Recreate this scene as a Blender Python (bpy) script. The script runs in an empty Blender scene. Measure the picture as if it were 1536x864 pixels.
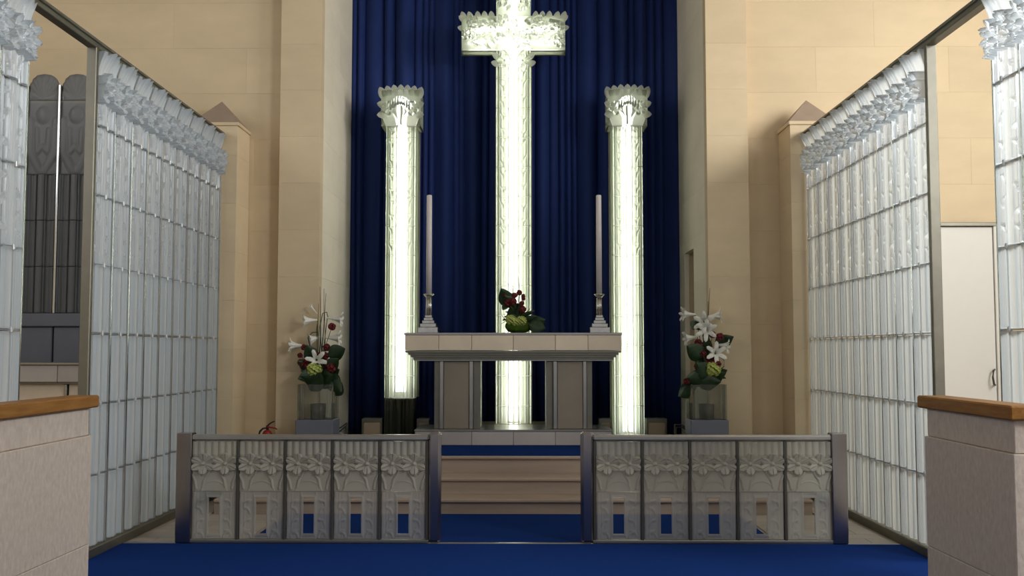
import bpy, bmesh, math, random
import numpy as np
from mathutils import Vector, Matrix
random.seed(7)
C = bpy.context.scene.collection
SC = bpy.context.scene

# ------------------------------------------------------------------ camera
F = 1500.0
TILT = math.atan(95 / F)
YAW = math.atan(13 / F)
CAM = Vector((0.075, 0.0, 1.45))
cam = bpy.data.cameras.new('camera')
cam.sensor_width = 36.0
cam.lens = F / 1536 * 36.0
cam.clip_start = 0.05
co = bpy.data.objects.new('camera', cam)
C.objects.link(co)
co.location = CAM
co.rotation_euler = (math.pi / 2 + TILT, 0, YAW)
SC.camera = co


def at(px, py, Y):
    """pixel of the photo -> point on the plane y = Y"""
    a = (px - 768) / F
    u = (432 - py) / F
    d = Vector((a, math.cos(TILT) - u * math.sin(TILT), math.sin(TILT) + u * math.cos(TILT)))
    d.rotate(Matrix.Rotation(YAW, 3, 'Z'))
    return CAM + d * (Y / d.y)


# ------------------------------------------------------------------ world, lights, exposure
w = bpy.data.worlds.new('world')
SC.world = w
w.use_nodes = True
w.node_tree.nodes['Background'].inputs[0].default_value = (0.95, 0.96, 1.0, 1)
w.node_tree.nodes['Background'].inputs[1].default_value = 0.50


def area(name, loc, target, sx, sy, power, col):
    l = bpy.data.lights.new(name, 'AREA')
    l.shape = 'RECTANGLE'
    l.size = sx
    l.size_y = sy
    l.energy = power
    l.color = col
    o = bpy.data.objects.new(name, l)
    C.objects.link(o)
    o.location = loc
    o.rotation_euler = (Vector(target) - Vector(loc)).to_track_quat('-Z', 'Y').to_euler()
    return o


area('window_light_right', (6.30, 6.6, 4.7), (0.0, 8.6, 2.6), 2.6, 2.2, 246, (1.0, 0.985, 0.955))
area('window_light_nave_right', (6.30, 1.6, 4.4), (-2.0, 4.6, 1.0), 2.6, 2.2, 345, (0.97, 0.98, 1.0))
area('window_light_left', (-6.30, 6.6, 4.7), (0.0, 8.6, 2.2), 2.6, 2.2, 22, (0.95, 0.97, 1.0))  # added fill from the left, no known window behind it
area('window_light_nave_left', (-6.30, 1.6, 4.4), (2.0, 9.0, 2.4), 2.6, 2.2, 58, (0.97, 0.98, 1.0))  # added fill towards the right reveal, its window is made up
SC.view_settings.view_transform = 'Standard'
SC.view_settings.look = 'None'
SC.view_settings.exposure = 0.0
SC.view_settings.gamma = 1.0
SC.view_settings.use_curve_mapping = False
SC.cycles.max_bounces = 8
SC.cycles.transparent_max_bounces = 24
SC.cycles.use_denoising = True
SC.cycles.sample_clamp_indirect = 4.0
SC.cycles.caustics_reflective = False
SC.cycles.caustics_refractive = False


# ------------------------------------------------------------------ materials
def principled(name, col, rough=0.6, metal=0.0, var=0.0, vscale=8.0, bump=0.0, bscale=60.0,
               stretch=(1, 1, 1), objvar=0.0, col2=None, spec=0.5, sheen=0.0):
    m = bpy.data.materials.new(name)
    m.use_nodes = True
    nt = m.node_tree
    N, L = nt.nodes, nt.links
    b = N['Principled BSDF']
    b.inputs['Roughness'].default_value = rough
    b.inputs['Metallic'].default_value = metal
    b.inputs['Specular IOR Level'].default_value = spec
    if sheen:
        b.inputs['Sheen Weight'].default_value = sheen
        b.inputs['Sheen Roughness'].default_value = 0.4
        b.inputs['Sheen Tint'].default_value = (0.25, 0.4, 1.0, 1)
    tc = N.new('ShaderNodeTexCoord')
    mp = N.new('ShaderNodeMapping')
    mp.inputs['Scale'].default_value = stretch
    geo = N.new('ShaderNodeNewGeometry')
    L.new(geo.outputs['Position'], mp.inputs['Vector'])
    n = N.new('ShaderNodeTexNoise')
    n.inputs['Scale'].default_value = vscale
    n.inputs['Detail'].default_value = 5
    n.inputs['Roughness'].default_value = 0.6
    L.new(mp.outputs['Vector'], n.inputs['Vector'])
    mix = N.new('ShaderNodeMix')
    mix.data_type = 'RGBA'
    c = Vector(col[:3])
    d = Vector(col2) if col2 else c * (1 - var)
    u = c if col2 else c * (1 + var)
    mix.inputs[6].default_value = (*d, 1)
    mix.inputs[7].default_value = (*u, 1)
    ramp = N.new('ShaderNodeMapRange')
    ramp.inputs[1].default_value = 0.32
    ramp.inputs[2].default_value = 0.68
    L.new(n.outputs['Fac'], ramp.inputs[0])
    L.new(ramp.outputs[0], mix.inputs[0])
    out = mix.outputs[2]
    if objvar:
        oi = N.new('ShaderNodeObjectInfo')
        mr = N.new('ShaderNodeMapRange')
        mr.inputs[3].default_value = 1 - objvar
        mr.inputs[4].default_value = 1 + objvar
        L.new(oi.outputs['Random'], mr.inputs[0])
        hsv = N.new('ShaderNodeHueSaturation')
        L.new(mr.outputs[0], hsv.inputs['Value'])
        L.new(out, hsv.inputs['Color'])
        out = hsv.outputs[0]
    L.new(out, b.inputs['Base Color'])
    if bump:
        n2 = N.new('ShaderNodeTexNoise')
        n2.inputs['Scale'].default_value = bscale
        n2.inputs['Detail'].default_value = 4
        L.new(mp.outputs['Vector'], n2.inputs['Vector'])
        bp = N.new('ShaderNodeBump')
        bp.inputs['Strength'].default_value = bump
        bp.inputs['Distance'].default_value = 0.01
        L.new(n2.outputs['Fac'], bp.inputs['Height'])
        L.new(bp.outputs[0], b.inputs['Normal'])
    return m


def frosted(name, dif, tra, clear, clear_fac, tra_fac=0.5, gloss=0.12, rough=0.25, bump=0.15, bscale=40.0, stretch=(1, 1, 0.15), refract=0.0, lens=0.0):
    """cast pressed glass: part satin (scatters light through), part clear, thin gloss on top"""
    m = bpy.data.materials.new(name)
    m.use_nodes = True
    nt = m.node_tree
    N, L = nt.nodes, nt.links
    for n in list(N):
        N.remove(n)
    out = N.new('ShaderNodeOutputMaterial')
    geo = N.new('ShaderNodeNewGeometry')
    mp = N.new('ShaderNodeMapping')
    mp.inputs['Scale'].default_value = stretch
    L.new(geo.outputs['Position'], mp.inputs['Vector'])
    nz = N.new('ShaderNodeTexNoise')
    nz.inputs['Scale'].default_value = bscale
    nz.inputs['Detail'].default_value = 3
    L.new(mp.outputs[0], nz.inputs['Vector'])
    bp = N.new('ShaderNodeBump')
    bp.inputs['Strength'].default_value = bump
    bp.inputs['Distance'].default_value = 0.01
    L.new(nz.outputs['Fac'], bp.inputs['Height'])
    d = N.new('ShaderNodeBsdfDiffuse')
    d.inputs[0].default_value = (*dif, 1)
    t = N.new('ShaderNodeBsdfTranslucent')
    t.inputs[0].default_value = (*tra, 1)
    g = N.new('ShaderNodeBsdfGlossy')
    g.inputs['Roughness'].default_value = rough
    if refract:
        c = N.new('ShaderNodeBsdfRefraction')
        c.inputs['Roughness'].default_value = refract
        c.inputs['IOR'].default_value = 1.35
        c.inputs[0].default_value = (*clear, 1)
        L.new(bp.outputs[0], c.inputs['Normal'])
    else:
        c = N.new('ShaderNodeBsdfTransparent')
        c.inputs[0].default_value = (*clear, 1)
    for s in (d, t, g):
        L.new(bp.outputs[0], s.inputs['Normal'])
    m1 = N.new('ShaderNodeMixShader')
    m1.inputs[0].default_value = tra_fac
    L.new(d.outputs[0], m1.inputs[1])
    L.new(t.outputs[0], m1.inputs[2])
    m2 = N.new('ShaderNodeMixShader')
    m2.inputs[0].default_value = clear_fac
    L.new(m1.outputs[0], m2.inputs[1])
    L.new(c.outputs[0], m2.inputs[2])
    if lens:
        rf = N.new('ShaderNodeBsdfRefraction')
        rf.inputs['Roughness'].default_value = 0.08
        rf.inputs['IOR'].default_value = 1.4
        rf.inputs[0].default_value = (*clear, 1)
        L.new(bp.outputs[0], rf.inputs['Normal'])
        m4 = N.new('ShaderNodeMixShader')
        m4.inputs[0].default_value = lens
        L.new(m2.outputs[0], m4.inputs[1])
        L.new(rf.outputs[0], m4.inputs[2])
        m2 = m4
    fr = N.new('ShaderNodeLayerWeight')
    fr.inputs['Blend'].default_value = gloss
    L.new(bp.outputs[0], fr.inputs['Normal'])
    m3 = N.new('ShaderNodeMixShader')
    L.new(fr.outputs['Fresnel'], m3.inputs[0])
    L.new(m2.outputs[0], m3.inputs[1])
    L.new(g.outputs[0], m3.inputs[2])
    L.new(m3.outputs[0], out.inputs[0])
    return m


def emitter(name, col, s):
    m = bpy.data.materials.new(name)
    m.use_nodes = True
    N = m.node_tree.nodes
    b = N['Principled BSDF']
    b.inputs['Base Color'].default_value = (1, 1, 1, 1)
    b.inputs['Emission Color'].default_value = (*col, 1)
    b.inputs['Emission Strength'].default_value = s
    return m


M = dict(
    clipmat=principled('clip_metal', (0.62, 0.64, 0.65), 0.35, 0.4),
    mullion=principled('satin_mullion', (0.64, 0.66, 0.68), 0.16, 1.0),
    glassbead=principled('joint_bead', (0.36, 0.38, 0.39), 0.35, 0.5),
    stone=principled('limestone', (0.68, 0.545, 0.352), 0.85, var=0.05, vscale=1.6, bump=0.12, bscale=70, objvar=0.035, stretch=(1, 1, 2.2)),
    reveal=principled('reveal_stone', (0.86, 0.78, 0.63), 0.8, var=0.04, vscale=1.6, bump=0.1, bscale=70, objvar=0.03, stretch=(1, 1, 2.2)),  # pale render, lightened further to stand for light missing on the reveals
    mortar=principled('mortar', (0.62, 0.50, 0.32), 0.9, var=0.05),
    cap=principled('cap_stone', (0.33, 0.25, 0.185), 0.85, var=0.06, bump=0.1),
    plaster=principled('plaster', (0.60, 0.56, 0.48), 0.9, var=0.03),
    marble=principled('pulpit_travertine', (0.60, 0.52, 0.44), 0.55, col2=(0.47, 0.40, 0.34), vscale=42, bump=0.3, bscale=60, stretch=(1, 1, 0.55)),
    floor=principled('floor_stone', (0.44, 0.39, 0.33), 0.4, var=0.12, vscale=3, objvar=0.10, stretch=(0.4, 3, 1)),
    step=principled('step_stone', (0.40, 0.31, 0.24), 0.55, var=0.10, vscale=5, bump=0.08, stretch=(0.25, 1, 3)),
    carpet=principled('carpet_blue', (0.0065, 0.031, 0.160), 0.97, var=0.10, vscale=90, bump=0.4, bscale=400, spec=0.05),
    curtain=principled('curtain_velvet', (0.018, 0.037, 0.150), 0.7, var=0.06, vscale=3, spec=0.15, sheen=0.05),
    wood=principled('oak', (0.31, 0.15, 0.036), 0.5, col2=(0.21, 0.085, 0.018), vscale=10, stretch=(6, 0.6, 6), spec=0.2),
    steel=principled('brushed_steel', (0.40, 0.385, 0.36), 0.32, 1.0, var=0.05),
    steel_post=principled('post_steel', (0.32, 0.295, 0.295), 0.18, 1.0, var=0.04),
    chrome=principled('chrome', (0.82, 0.84, 0.86), 0.14, 1.0),
    bronze=principled('grey_bronze', (0.22, 0.21, 0.17), 0.45, 0.85, var=0.08),
    darkmetal=principled('dark_metal', (0.10, 0.095, 0.08), 0.45, 0.7),
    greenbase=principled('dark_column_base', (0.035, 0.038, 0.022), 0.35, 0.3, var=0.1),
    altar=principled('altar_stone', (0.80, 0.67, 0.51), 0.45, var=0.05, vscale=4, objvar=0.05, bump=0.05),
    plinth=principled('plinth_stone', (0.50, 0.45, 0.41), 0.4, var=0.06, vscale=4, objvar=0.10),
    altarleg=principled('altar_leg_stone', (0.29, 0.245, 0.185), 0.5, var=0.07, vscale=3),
    cream=principled('cream_panel', (0.48, 0.38, 0.25), 0.6, var=0.05),
    greyblue=principled('pedestal_paint', (0.155, 0.165, 0.20), 0.6, var=0.03),
    screen=frosted('screen_glass', (0.74, 0.84, 0.93), (0.90, 0.985, 1.0), (0.92, 0.97, 1.0), 0.13, 0.62, 0.24, 0.15, bump=0.08),
    flute=frosted('polished_flute_glass', (0.46, 0.53, 0.60), (0.62, 0.70, 0.78), (0.80, 0.87, 0.93), 0.30, 0.55, 0.28, 0.08, bump=0.05),
    screen2=frosted('screen_relief_glass', (0.72, 0.80, 0.86), (0.90, 0.97, 1.0), (0.9, 0.94, 0.98), 0.14, 0.5, 0.22, 0.14),
    rail=frosted('rail_glass', (0.52, 0.505, 0.43), (0.72, 0.71, 0.62), (0.86, 0.87, 0.86), 0.14, 0.42, 0.14, 0.28),
    railclear=frosted('rail_glass_lower', (0.50, 0.495, 0.46), (0.68, 0.68, 0.64), (0.86, 0.87, 0.87), 0.33, 0.4, 0.10, 0.3),
    lit=frosted('column_glass', (0.50, 0.55, 0.42), (0.80, 0.88, 0.66), (0.97, 0.99, 0.92), 0.48, 0.75, 0.10, bump=0.0, refract=0.16),
    petal=frosted('petal_glass', (0.86, 0.88, 0.74), (0.92, 0.95, 0.80), (0.95, 0.98, 0.90), 0.12, 0.6, 0.12, bump=0.0),
    litcap=frosted('capital_glass', (0.58, 0.62, 0.50), (0.84, 0.90, 0.72), (0.97, 0.99, 0.92), 0.38, 0.80, 0.12, bump=0.0, refract=0.25),
    darkglass=frosted('smoked_glass', (0.36, 0.365, 0.37), (0.30, 0.31, 0.33), (0.5, 0.52, 0.54), 0.30, 0.4, 0.2, 0.15),  # gloom of the unlit chapel is put into this grey
    vaseglass=frosted('pedestal_glass', (0.34, 0.35, 0.30), (0.60, 0.62, 0.54), (0.93, 0.95, 0.91), 0.62, 0.5, 0.18, 0.1),
    greenglass=frosted('green_glass', (0.16, 0.24, 0.04), (0.42, 0.60, 0.12), (0.62, 0.80, 0.30), 0.35, 0.6, 0.2, 0.08),
    tube=emitter('fluorescent_tube', (1.0, 1.0, 0.97), 6.0),
    white=principled('white_reflector', (0.80, 0.82, 0.72), 0.7),
    door=principled('door_paint', (0.72, 0.70, 0.64), 0.5, var=0.01),
    candle=principled('candle_wax', (0.62, 0.57, 0.55), 0.45, var=0.03),
    silver=principled('silver_glass', (0.52, 0.50, 0.46), 0.22, 1.0, var=0.1, vscale=20),
    red=principled('extinguisher_red', (0.28, 0.015, 0.012), 0.35),
    black=principled('black_rubber', (0.012, 0.011, 0.010), 0.5),
    redflower=principled('red_petals', (0.13, 0.005, 0.009), 0.7, var=0.35, vscale=60),
    lily=principled('lily_white', (0.82, 0.81, 0.72), 0.55, var=0.06, vscale=40),
    leaf=principled('leaf_dark', (0.022, 0.050, 0.018), 0.4, var=0.35, vscale=25),
    hydra=principled('hydrangea_green', (0.44, 0.50, 0.12), 0.7, var=0.25, vscale=50),
    twig=principled('twig_brown', (0.085, 0.055, 0.030), 0.8),
    stem=principled('stem_green', (0.07, 0.09, 0.03), 0.6),
    pane=emitter('daylight_pane', (0.9, 0.95, 1.0), 1.5),
    ceil=principled('ceiling_plaster', (0.62, 0.59, 0.54), 0.9, var=0.03),
)

# ------------------------------------------------------------------ mesh helpers
WL = {}      # world location of each empty


def new_obj(name, me, mat=None, parent=None, loc=(0, 0, 0), rot=(0, 0, 0), scale=(1, 1, 1)):
    o = bpy.data.objects.new(name, me)
    C.objects.link(o)
    if mat is not None and me is not None and not me.materials:
        me.materials.append(M[mat])
    p = Vector(loc)
    if parent is not None:
        o.parent = parent
        p = p - WL[parent.name]
    WL[o.name] = Vector(loc)
    o.location = p
    o.rotation_euler = rot
    o.scale = scale
    return o


def tag(o, label=None, cat=None, group=None, kind=None):
    if label:
        o['label'] = label
    if cat:
        o['category'] = cat
    if group:
        o['group'] = group
    if kind:
        o['kind'] = kind
    return o


def thing(name, loc, label, cat, group=None):
    o = new_obj(name, None, None, None, loc)
    o.empty_display_size = 0.1
    return tag(o, label, cat, group)


class MB:
    def __init__(s):
        s.v = []
        s.f = []
        s.smooth = False

    def add(s, vs, fs):
        n = len(s.v)
        s.v += [tuple(v) for v in vs]
        s.f += [tuple(i + n for i in f) for f in fs]
        return s

    def box(s, x0, x1, y0, y1, z0, z1):
        vs = [(x, y, z) for z in (z0, z1) for y in (y0, y1) for x in (x0, x1)]
        return s.add(vs, [(0, 2, 3, 1), (4, 5, 7, 6), (0, 1, 5, 4), (2, 6, 7, 3), (0, 4, 6, 2), (1, 3, 7, 5)])

    def bevbox(s, x0, x1, y0, y1, z0, z1, b=0.005):
        bm = bmesh.new()
        bmesh.ops.create_cube(bm, size=1)
        for v in bm.verts:
            v.co = Vector(((x0 + x1) / 2 + v.co.x * (x1 - x0), (y0 + y1) / 2 + v.co.y * (y1 - y0), (z0 + z1) / 2 + v.co.z * (z1 - z0)))
        bmesh.ops.bevel(bm, geom=bm.edges[:], offset=b, segments=1, affect='EDGES')
        bm.verts.index_update()
        s.add([v.co[:] for v in bm.verts], [[v.index for v in f.verts] for f in bm.faces])
        bm.free()
        return s

    def tube(s, pts, r, n=8, r1=None):
        pts = [Vector(p) for p in pts]
        rings = []
        up = Vector((0.13, 0.31, 0.94))
        for i, p in enumerate(pts):
            t = (pts[min(i + 1, len(pts) - 1)] - pts[max(i - 1, 0)]).normalized()
            a = t.cross(up)
            if a.length < 0.05:
                a = t.cross(Vector((1, 0, 0)))
            a.normalize()
            b = t.cross(a)
            rr = r if r1 is None else r + (r1 - r) * i / (len(pts) - 1)
            rings.append([p + (a * math.cos(2 * math.pi * k / n) + b * math.sin(2 * math.pi * k / n)) * rr for k in range(n)])
        fs = []
        for i in range(len(pts) - 1):
            for k in range(n):
                fs.append((i * n + k, i * n + (k + 1) % n, (i + 1) * n + (k + 1) % n, (i + 1) * n + k))
        fs.append(tuple(range(n - 1, -1, -1)))
        fs.append(tuple((len(pts) - 1) * n + k for k in range(n)))
        return s.add([v for r_ in rings for v in r_], fs)

    def lathe(s, prof, n=20, c=(0, 0, 0), lobes=None):
        """prof: list of (radius, z)"""
        vs = []
        for (r, z) in prof:
            for k in range(n):
                a = 2 * math.pi * k / n
                vs.append((c[0] + r * math.cos(a), c[1] + r * math.sin(a), c[2] + z))
        fs = []
        for i in range(len(prof) - 1):
            for k in range(n):
                fs.append((i * n + k, i * n + (k + 1) % n, (i + 1) * n + (k + 1) % n, (i + 1) * n + k))
        fs.append(tuple(range(n - 1, -1, -1)))
        fs.append(tuple((len(prof) - 1) * n + k for k in range(n)))
        return s.add(vs, fs)

    def mesh(s, name, smooth=None):
        me = bpy.data.meshes.new(name)
        me.from_pydata(s.v, [], s.f)
        me.update()
        if s.smooth if smooth is None else smooth:
            for p in me.polygons:
                p.use_smooth = True
        return me

    def build(s, name, mat, parent=None, smooth=False):
        a = np.array(s.v)
        c = (a.min(0) + a.max(0)) / 2
        c[2] = a[:, 2].min()
        s.v = [tuple(v) for v in (a - c)]
        return new_obj(name, s.mesh(name, smooth), mat, parent, Vector([float(q) for q in c]))


def struct(o):
    o['kind'] = 'structure'
    return o


def relief(name, xs, zs, H, thick=0.012, hole=None, smooth=True, curve=None, warp=None, flute=None):
    """sheet of pressed glass in the xz plane, front (-y) displaced by H, closed at the back"""
    xs = np.asarray(xs)
    zs = np.asarray(zs)
    nx, nz = len(xs), len(zs)
    X, Z = np.meshgrid(xs, zs)
    Y = -H(X, Z)
    B = np.full_like(Y, thick) if curve is None else thick + curve(X, Z)
    if warp is not None:
        X, Z = warp(X, Z)
    V = np.concatenate([np.stack([X, Y, Z], -1).reshape(-1, 3), np.stack([X, B, Z], -1).reshape(-1, 3)])
    n = nx * nz
    keep = np.ones((nz - 1, nx - 1), bool)
    if hole is not None:
        cx = (xs[1:] + xs[:-1]) / 2
        cz = (zs[1:] + zs[:-1]) / 2
        CX, CZ = np.meshgrid(cx, cz)
        keep = ~hole(CX, CZ)
    fs = []
    for j in range(nz - 1):
        for i in range(nx - 1):
            if not keep[j, i]:
                continue
            a, b, c, d = j * nx + i, j * nx + i + 1, (j + 1) * nx + i + 1, (j + 1) * nx + i
            fs.append((a, b, c, d))
            if i == 0 or not keep[j, i - 1]:
                fs.append((a, d, n + d, n + a))
            if i == nx - 2 or not keep[j, i + 1]:
                fs.append((b, n + b, n + c, c))
            if j == 0 or not keep[j - 1, i]:
                fs.append((a, n + a, n + b, b))
            if j == nz - 2 or not keep[j + 1, i]:
                fs.append((d, c, n + c, n + d))
    me = bpy.data.meshes.new(name)
    me.from_pydata(V.tolist(), [], fs)
    me.update()
    if smooth:
        for p in me.polygons:
            p.use_smooth = len(p.vertices) == 4 and abs(p.normal.y) > 0.25
    if flute:
        me.materials.append(M[flute[0]])
        me.materials.append(M[flute[1]])
        for p in me.polygons:
            ys = [me.vertices[i].co.y for i in p.vertices]
            if min(ys) > -0.005 and max(ys) < 0.002:
                p.material_index = 1
    return me


def ribs(u):
    """depth profile of the fluted glass across a panel, u in 0..1"""
    h = np.zeros_like(u)
    for c, wd, a in ((0.5, 0.13, 0.020), (0.335, 0.030, 0.016), (0.665, 0.030, 0.016), (0.045, 0.045, 0.018), (0.955, 0.045, 0.018),
                     (0.12, 0.025, 0.012), (0.88, 0.025, 0.012), (0.20, 0.018, 0.004), (0.80, 0.018, 0.004)):
        t = 1 - ((u - c) / wd) ** 2
        h = np.maximum(h, a * np.sqrt(np.clip(t, 0, 1)))
    return h


def stroke(X, Z, pts, wd, a):
    d = np.full_like(X, 9.0)
    for (x0, z0), (x1, z1) in zip(pts[:-1], pts[1:]):
        vx, vz = x1 - x0, z1 - z0
        t = np.clip(((X - x0) * vx + (Z - z0) * vz) / (vx * vx + vz * vz + 1e-12), 0, 1)
        d = np.minimum(d, np.hypot(X - x0 - t * vx, Z - z0 - t * vz))
    return np.where(d < wd, a * np.sqrt(np.clip(1 - (d / wd) ** 2, 0, 1)), -1.0)


def leafstroke(X, Z, x, z, s, size):
    """small upward leaf curling out to the side s"""
    pts = [(x, z), (x + s * 0.10 * size, z + 0.45 * size), (x + s * 0.42 * size, z + 0.85 * size), (x + s * 0.95 * size, z + 0.95 * size)]
    h = stroke(X, Z, pts, 0.13 * size, 0.016)
    pts = [(x + s * 0.42 * size, z + 0.85 * size), (x + s * 0.75 * size, z + 0.62 * size), (x + s * 0.95 * size, z + 0.95 * size)]
    return np.maximum(h, stroke(X, Z, pts, 0.10 * size, 0.010))


def lily_h(X, Z, cx, cz, r, amp, n=6, ph=0.0, up=1.0):
    dx, dz = X - cx, (Z - cz) / up
    rho = np.hypot(dx, dz)
    th = np.arctan2(dz, dx) - ph
    k = np.abs(np.cos(n * th / 2))
    edge = r * (0.60 + 0.40 * k ** 0.6)
    s = rho / edge
    body = np.where(s < 1, amp * (0.30 + 0.70 * s) * (0.55 + 0.45 * k) - amp * 0.25 * np.exp(-((k - 1) / 0.01) ** 2), 0)
    centre = amp * 1.0 * np.sqrt(np.clip(1 - (rho / (0.20 * r)) ** 2, 0, 1))
    h = np.maximum(body, centre)
    return np.where(h > 1e-5, h, -1.0)


# ------------------------------------------------------------------ setting
WALL_Y = 10.44
PIL_Y = 10.30
PLAT = 0.45
CUR_Y = 12.15
TOPZ = 6.6


def block_mesh(sx, sy, sz, b=0.0008):
    return MB().bevbox(-sx / 2, sx / 2, 0, sy, 0, sz, b).mesh('stone_block')


def ashlar(parent, x0, x1, z0, z1, yfront, rot=0.0, course=0.49, zref=0.26, wid=1.45, seed=0, depth=0.06, holes=(), axis='x'):
    """real stone blocks with open joints over a wall plane; rot 0 faces -y, axis 'y' lays them along y"""
    rnd = random.Random(seed)
    z = zref + math.floor((z0 - zref) / course) * course
    row = 0
    g = 0.0007
    while z < z1 - 0.01:
        a, b = max(z, z0), min(z + course, z1)
        x = x0
        off = (0.45 if row % 2 else 0.0) + rnd.uniform(-0.08, 0.08)
        first = True
        while x < x1 - 0.01:
            wd = wid * (0.55 + 0.0 * off if (first and row % 2) else 1.0) * rnd.uniform(0.88, 1.12)
            first = False
            e = min(x + wd, x1)
            if x1 - e < 0.2:
                e = x1
            skip = False
            for (hx0, hx1, hz0, hz1) in holes:
                if x < hx1 - 0.01 and e > hx0 + 0.01 and a < hz1 - 0.01 and b > hz0 + 0.01:
                    skip = True
            if not skip and b - a > 0.02:
                me = block_mesh(e - x - g, depth, b - a - g)
                if axis == 'x':
                    new_obj('stone_block', me, 'stone', parent, ((x + e) / 2, yfront, a + g / 2))
                else:
                    s = 1 if rot > 0 else -1
                    new_obj('stone_block', me, 'reveal', parent, (yfront, (x + e) / 2, a + g / 2), (0, 0, rot))
            x = e
        z += course
        row += 1


floor = struct(MB().box(-6.5, 6.5, -7.0, 12.6, -0.2, 0.0).build('floor', 'floor'))
WL[floor.name] = Vector(floor.location)
# stone slabs beside the steps and in front of them, where the photograph shows the bare floor
for sgn in (-1, 1):
    y = 7.635
    k = 0
    while y < 9.9:
        d = 0.19
        for (a, b) in (((2.03, 2.49), (2.49, 2.88)) if k % 2 else ((2.03, 2.30), (2.30, 2.72), (2.72, 2.88))):
            if y + d > 8.95 and a < 2.66:
                if b < 2.7:
                    continue
                a = 2.68
            x0, x1 = (a, b) if sgn > 0 else (-b, -a)
            MB().bevbox(x0 + .002, x1 - .002, y + .002, y + d - .002, 0.001, 0.012, 0.002).build('floor_slab', 'floor', floor)
        y += d
        k += 1

wall = struct(MB().box(-6.5, -2.02, WALL_Y + 0.055, WALL_Y + 0.40, 0, TOPZ).box(2.02, 6.5, WALL_Y + 0.055, WALL_Y + 0.40, 0, TOPZ)
              .box(-2.4, 2.4, CUR_Y + 0.35, CUR_Y + 0.5, 0, TOPZ).build('wall_back', 'mortar'))
ashlar(wall, -6.5, -2.44, 0, TOPZ, WALL_Y, seed=3)
ashlar(wall, 2.44, 6.5, 0, TOPZ, WALL_Y, seed=5, holes=())
# pilasters that frame the recess, and its reveals
RX = 2.01
NICHE = (11.16, 11.78, PLAT, 2.60)
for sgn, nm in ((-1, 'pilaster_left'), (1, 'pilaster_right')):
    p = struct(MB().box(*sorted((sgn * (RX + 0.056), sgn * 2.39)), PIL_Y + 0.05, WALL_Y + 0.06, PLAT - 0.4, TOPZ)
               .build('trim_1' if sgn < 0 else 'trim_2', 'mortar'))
    x0, x1 = sorted((sgn * RX, sgn * 2.44))
    ashlar(p, x0, x1, 0.0, TOPZ, PIL_Y, wid=2.0, seed=8 + sgn, depth=0.14)
    b = MB()
    xa, xb = sorted((sgn * (RX + 0.058), sgn * (RX + 0.40)))
    if sgn < 0:
        b.box(xa, xb, PIL_Y + 0.15, CUR_Y + 0.40, 0, TOPZ)
    else:
        b.box(xa, xb, PIL_Y + 0.15, NICHE[0], 0, TOPZ).box(xa, xb, NICHE[1], CUR_Y + 0.40, 0, TOPZ).box(xa, xb, NICHE[0], NICHE[1], NICHE[3], TOPZ)
        b.box(xb, xb + .05, NICHE[0] - 0.1, NICHE[1] + 0.1, 0, NICHE[3])
    r = struct(b.build('wall_reveal_left' if sgn < 0 else 'wall_reveal_right', 'mortar'))
    if sgn < 0:
        ashlar(r, PIL_Y + 0.145, CUR_Y + 0.34, 0.0, TOPZ, -RX, rot=math.pi / 2, wid=0.95, seed=21, depth=0.055, axis='y')
    else:
        for (ya, yb, za, zb) in ((PIL_Y + 0.145, NICHE[0], 0, NICHE[3]), (NICHE[1], CUR_Y + 0.34, 0, NICHE[3]), (PIL_Y + 0.145, CUR_Y + 0.34, NICHE[3], TOPZ)):
            ashlar(r, ya, yb, za, zb, RX, rot=-math.pi / 2, wid=0.95, seed=22, depth=0.055, axis='y')

# side walls with windows (left ones unseen, added around the fill lamps), nave end left open to the day
for sgn, nm in ((-1, 'wall_left'), (1, 'wall_right')):
    xa, xb = sorted((sgn * 6.5, sgn * 6.8))
    b = MB().box(xa, xb, -7.0, 10.85, 0, 3.4).box(xa, xb, -7.0, 10.85, 5.9, TOPZ)
    for (ya, yb) in ((-7.0, 0.3), (2.9, 5.3), (7.9, 10.85)):
        b.box(xa, xb, ya, yb, 3.4, 5.9)
    struct(b.build(nm, 'stone'))
    for k, (ya, yb) in enumerate(((0.3, 2.9), (5.3, 7.9))):
        wn = (1 if sgn > 0 else 3) + k
        fr = MB()
        xc = sgn * 6.62
        for yy in (ya + .03, (ya + yb) / 2, yb - .03):
            fr.box(xc - .04, xc + .04, yy - .03, yy + .03, 3.4, 5.9)
        for zz in (3.43, 4.65, 5.87):
            fr.box(xc - .04, xc + .04, ya, yb, zz - .03, zz + .03)
        wo = struct(fr.build('window_%d' % wn, 'darkmetal'))
        MB().box(xc - .008 + sgn * .05, xc + .008 + sgn * .05, ya, yb, 3.4, 5.9).build('pane', 'pane', wo)
struct(MB().box(-6.8, 6.8, -7.0, 12.7, TOPZ, TOPZ + 0.2).build('ceiling', 'ceil'))

# piers with pyramid caps at the ends of the screens
for sgn, side in ((-1, 'left'), (1, 'right')):
    px = sgn * 3.02
    t = thing('stone_pier', (px, 10.21, 0), 'stone pier with pyramid cap at far end of %s glass screen' % side, 'pier', 'stone piers')
    z = 0.0
    hs = [0.49] * 7 + [0.30]
    for k, h in enumerate(hs):
        MB().bevbox(px - .23, px + .23, 9.98, 10.436, z + .0003, z + h - .0003, 0.0012).build('shaft_block', 'stone', t)
        z += h
    MB().bevbox(px - .245, px + .245, 9.965, 10.436, z, z + 0.035, 0.004).build('cap_slab', 'stone', t)
    z += 0.035
    MB().add([(px - .24, 9.97, z), (px + .24, 9.97, z), (px + .24, 10.436, z), (px - .24, 10.436, z), (px, 10.20, z + 0.27)],
             [(0, 3, 2, 1), (0, 1, 4), (1, 2, 4), (2, 3, 4), (3, 0, 4)]).build('pyramid_cap', 'cap', t)

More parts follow.
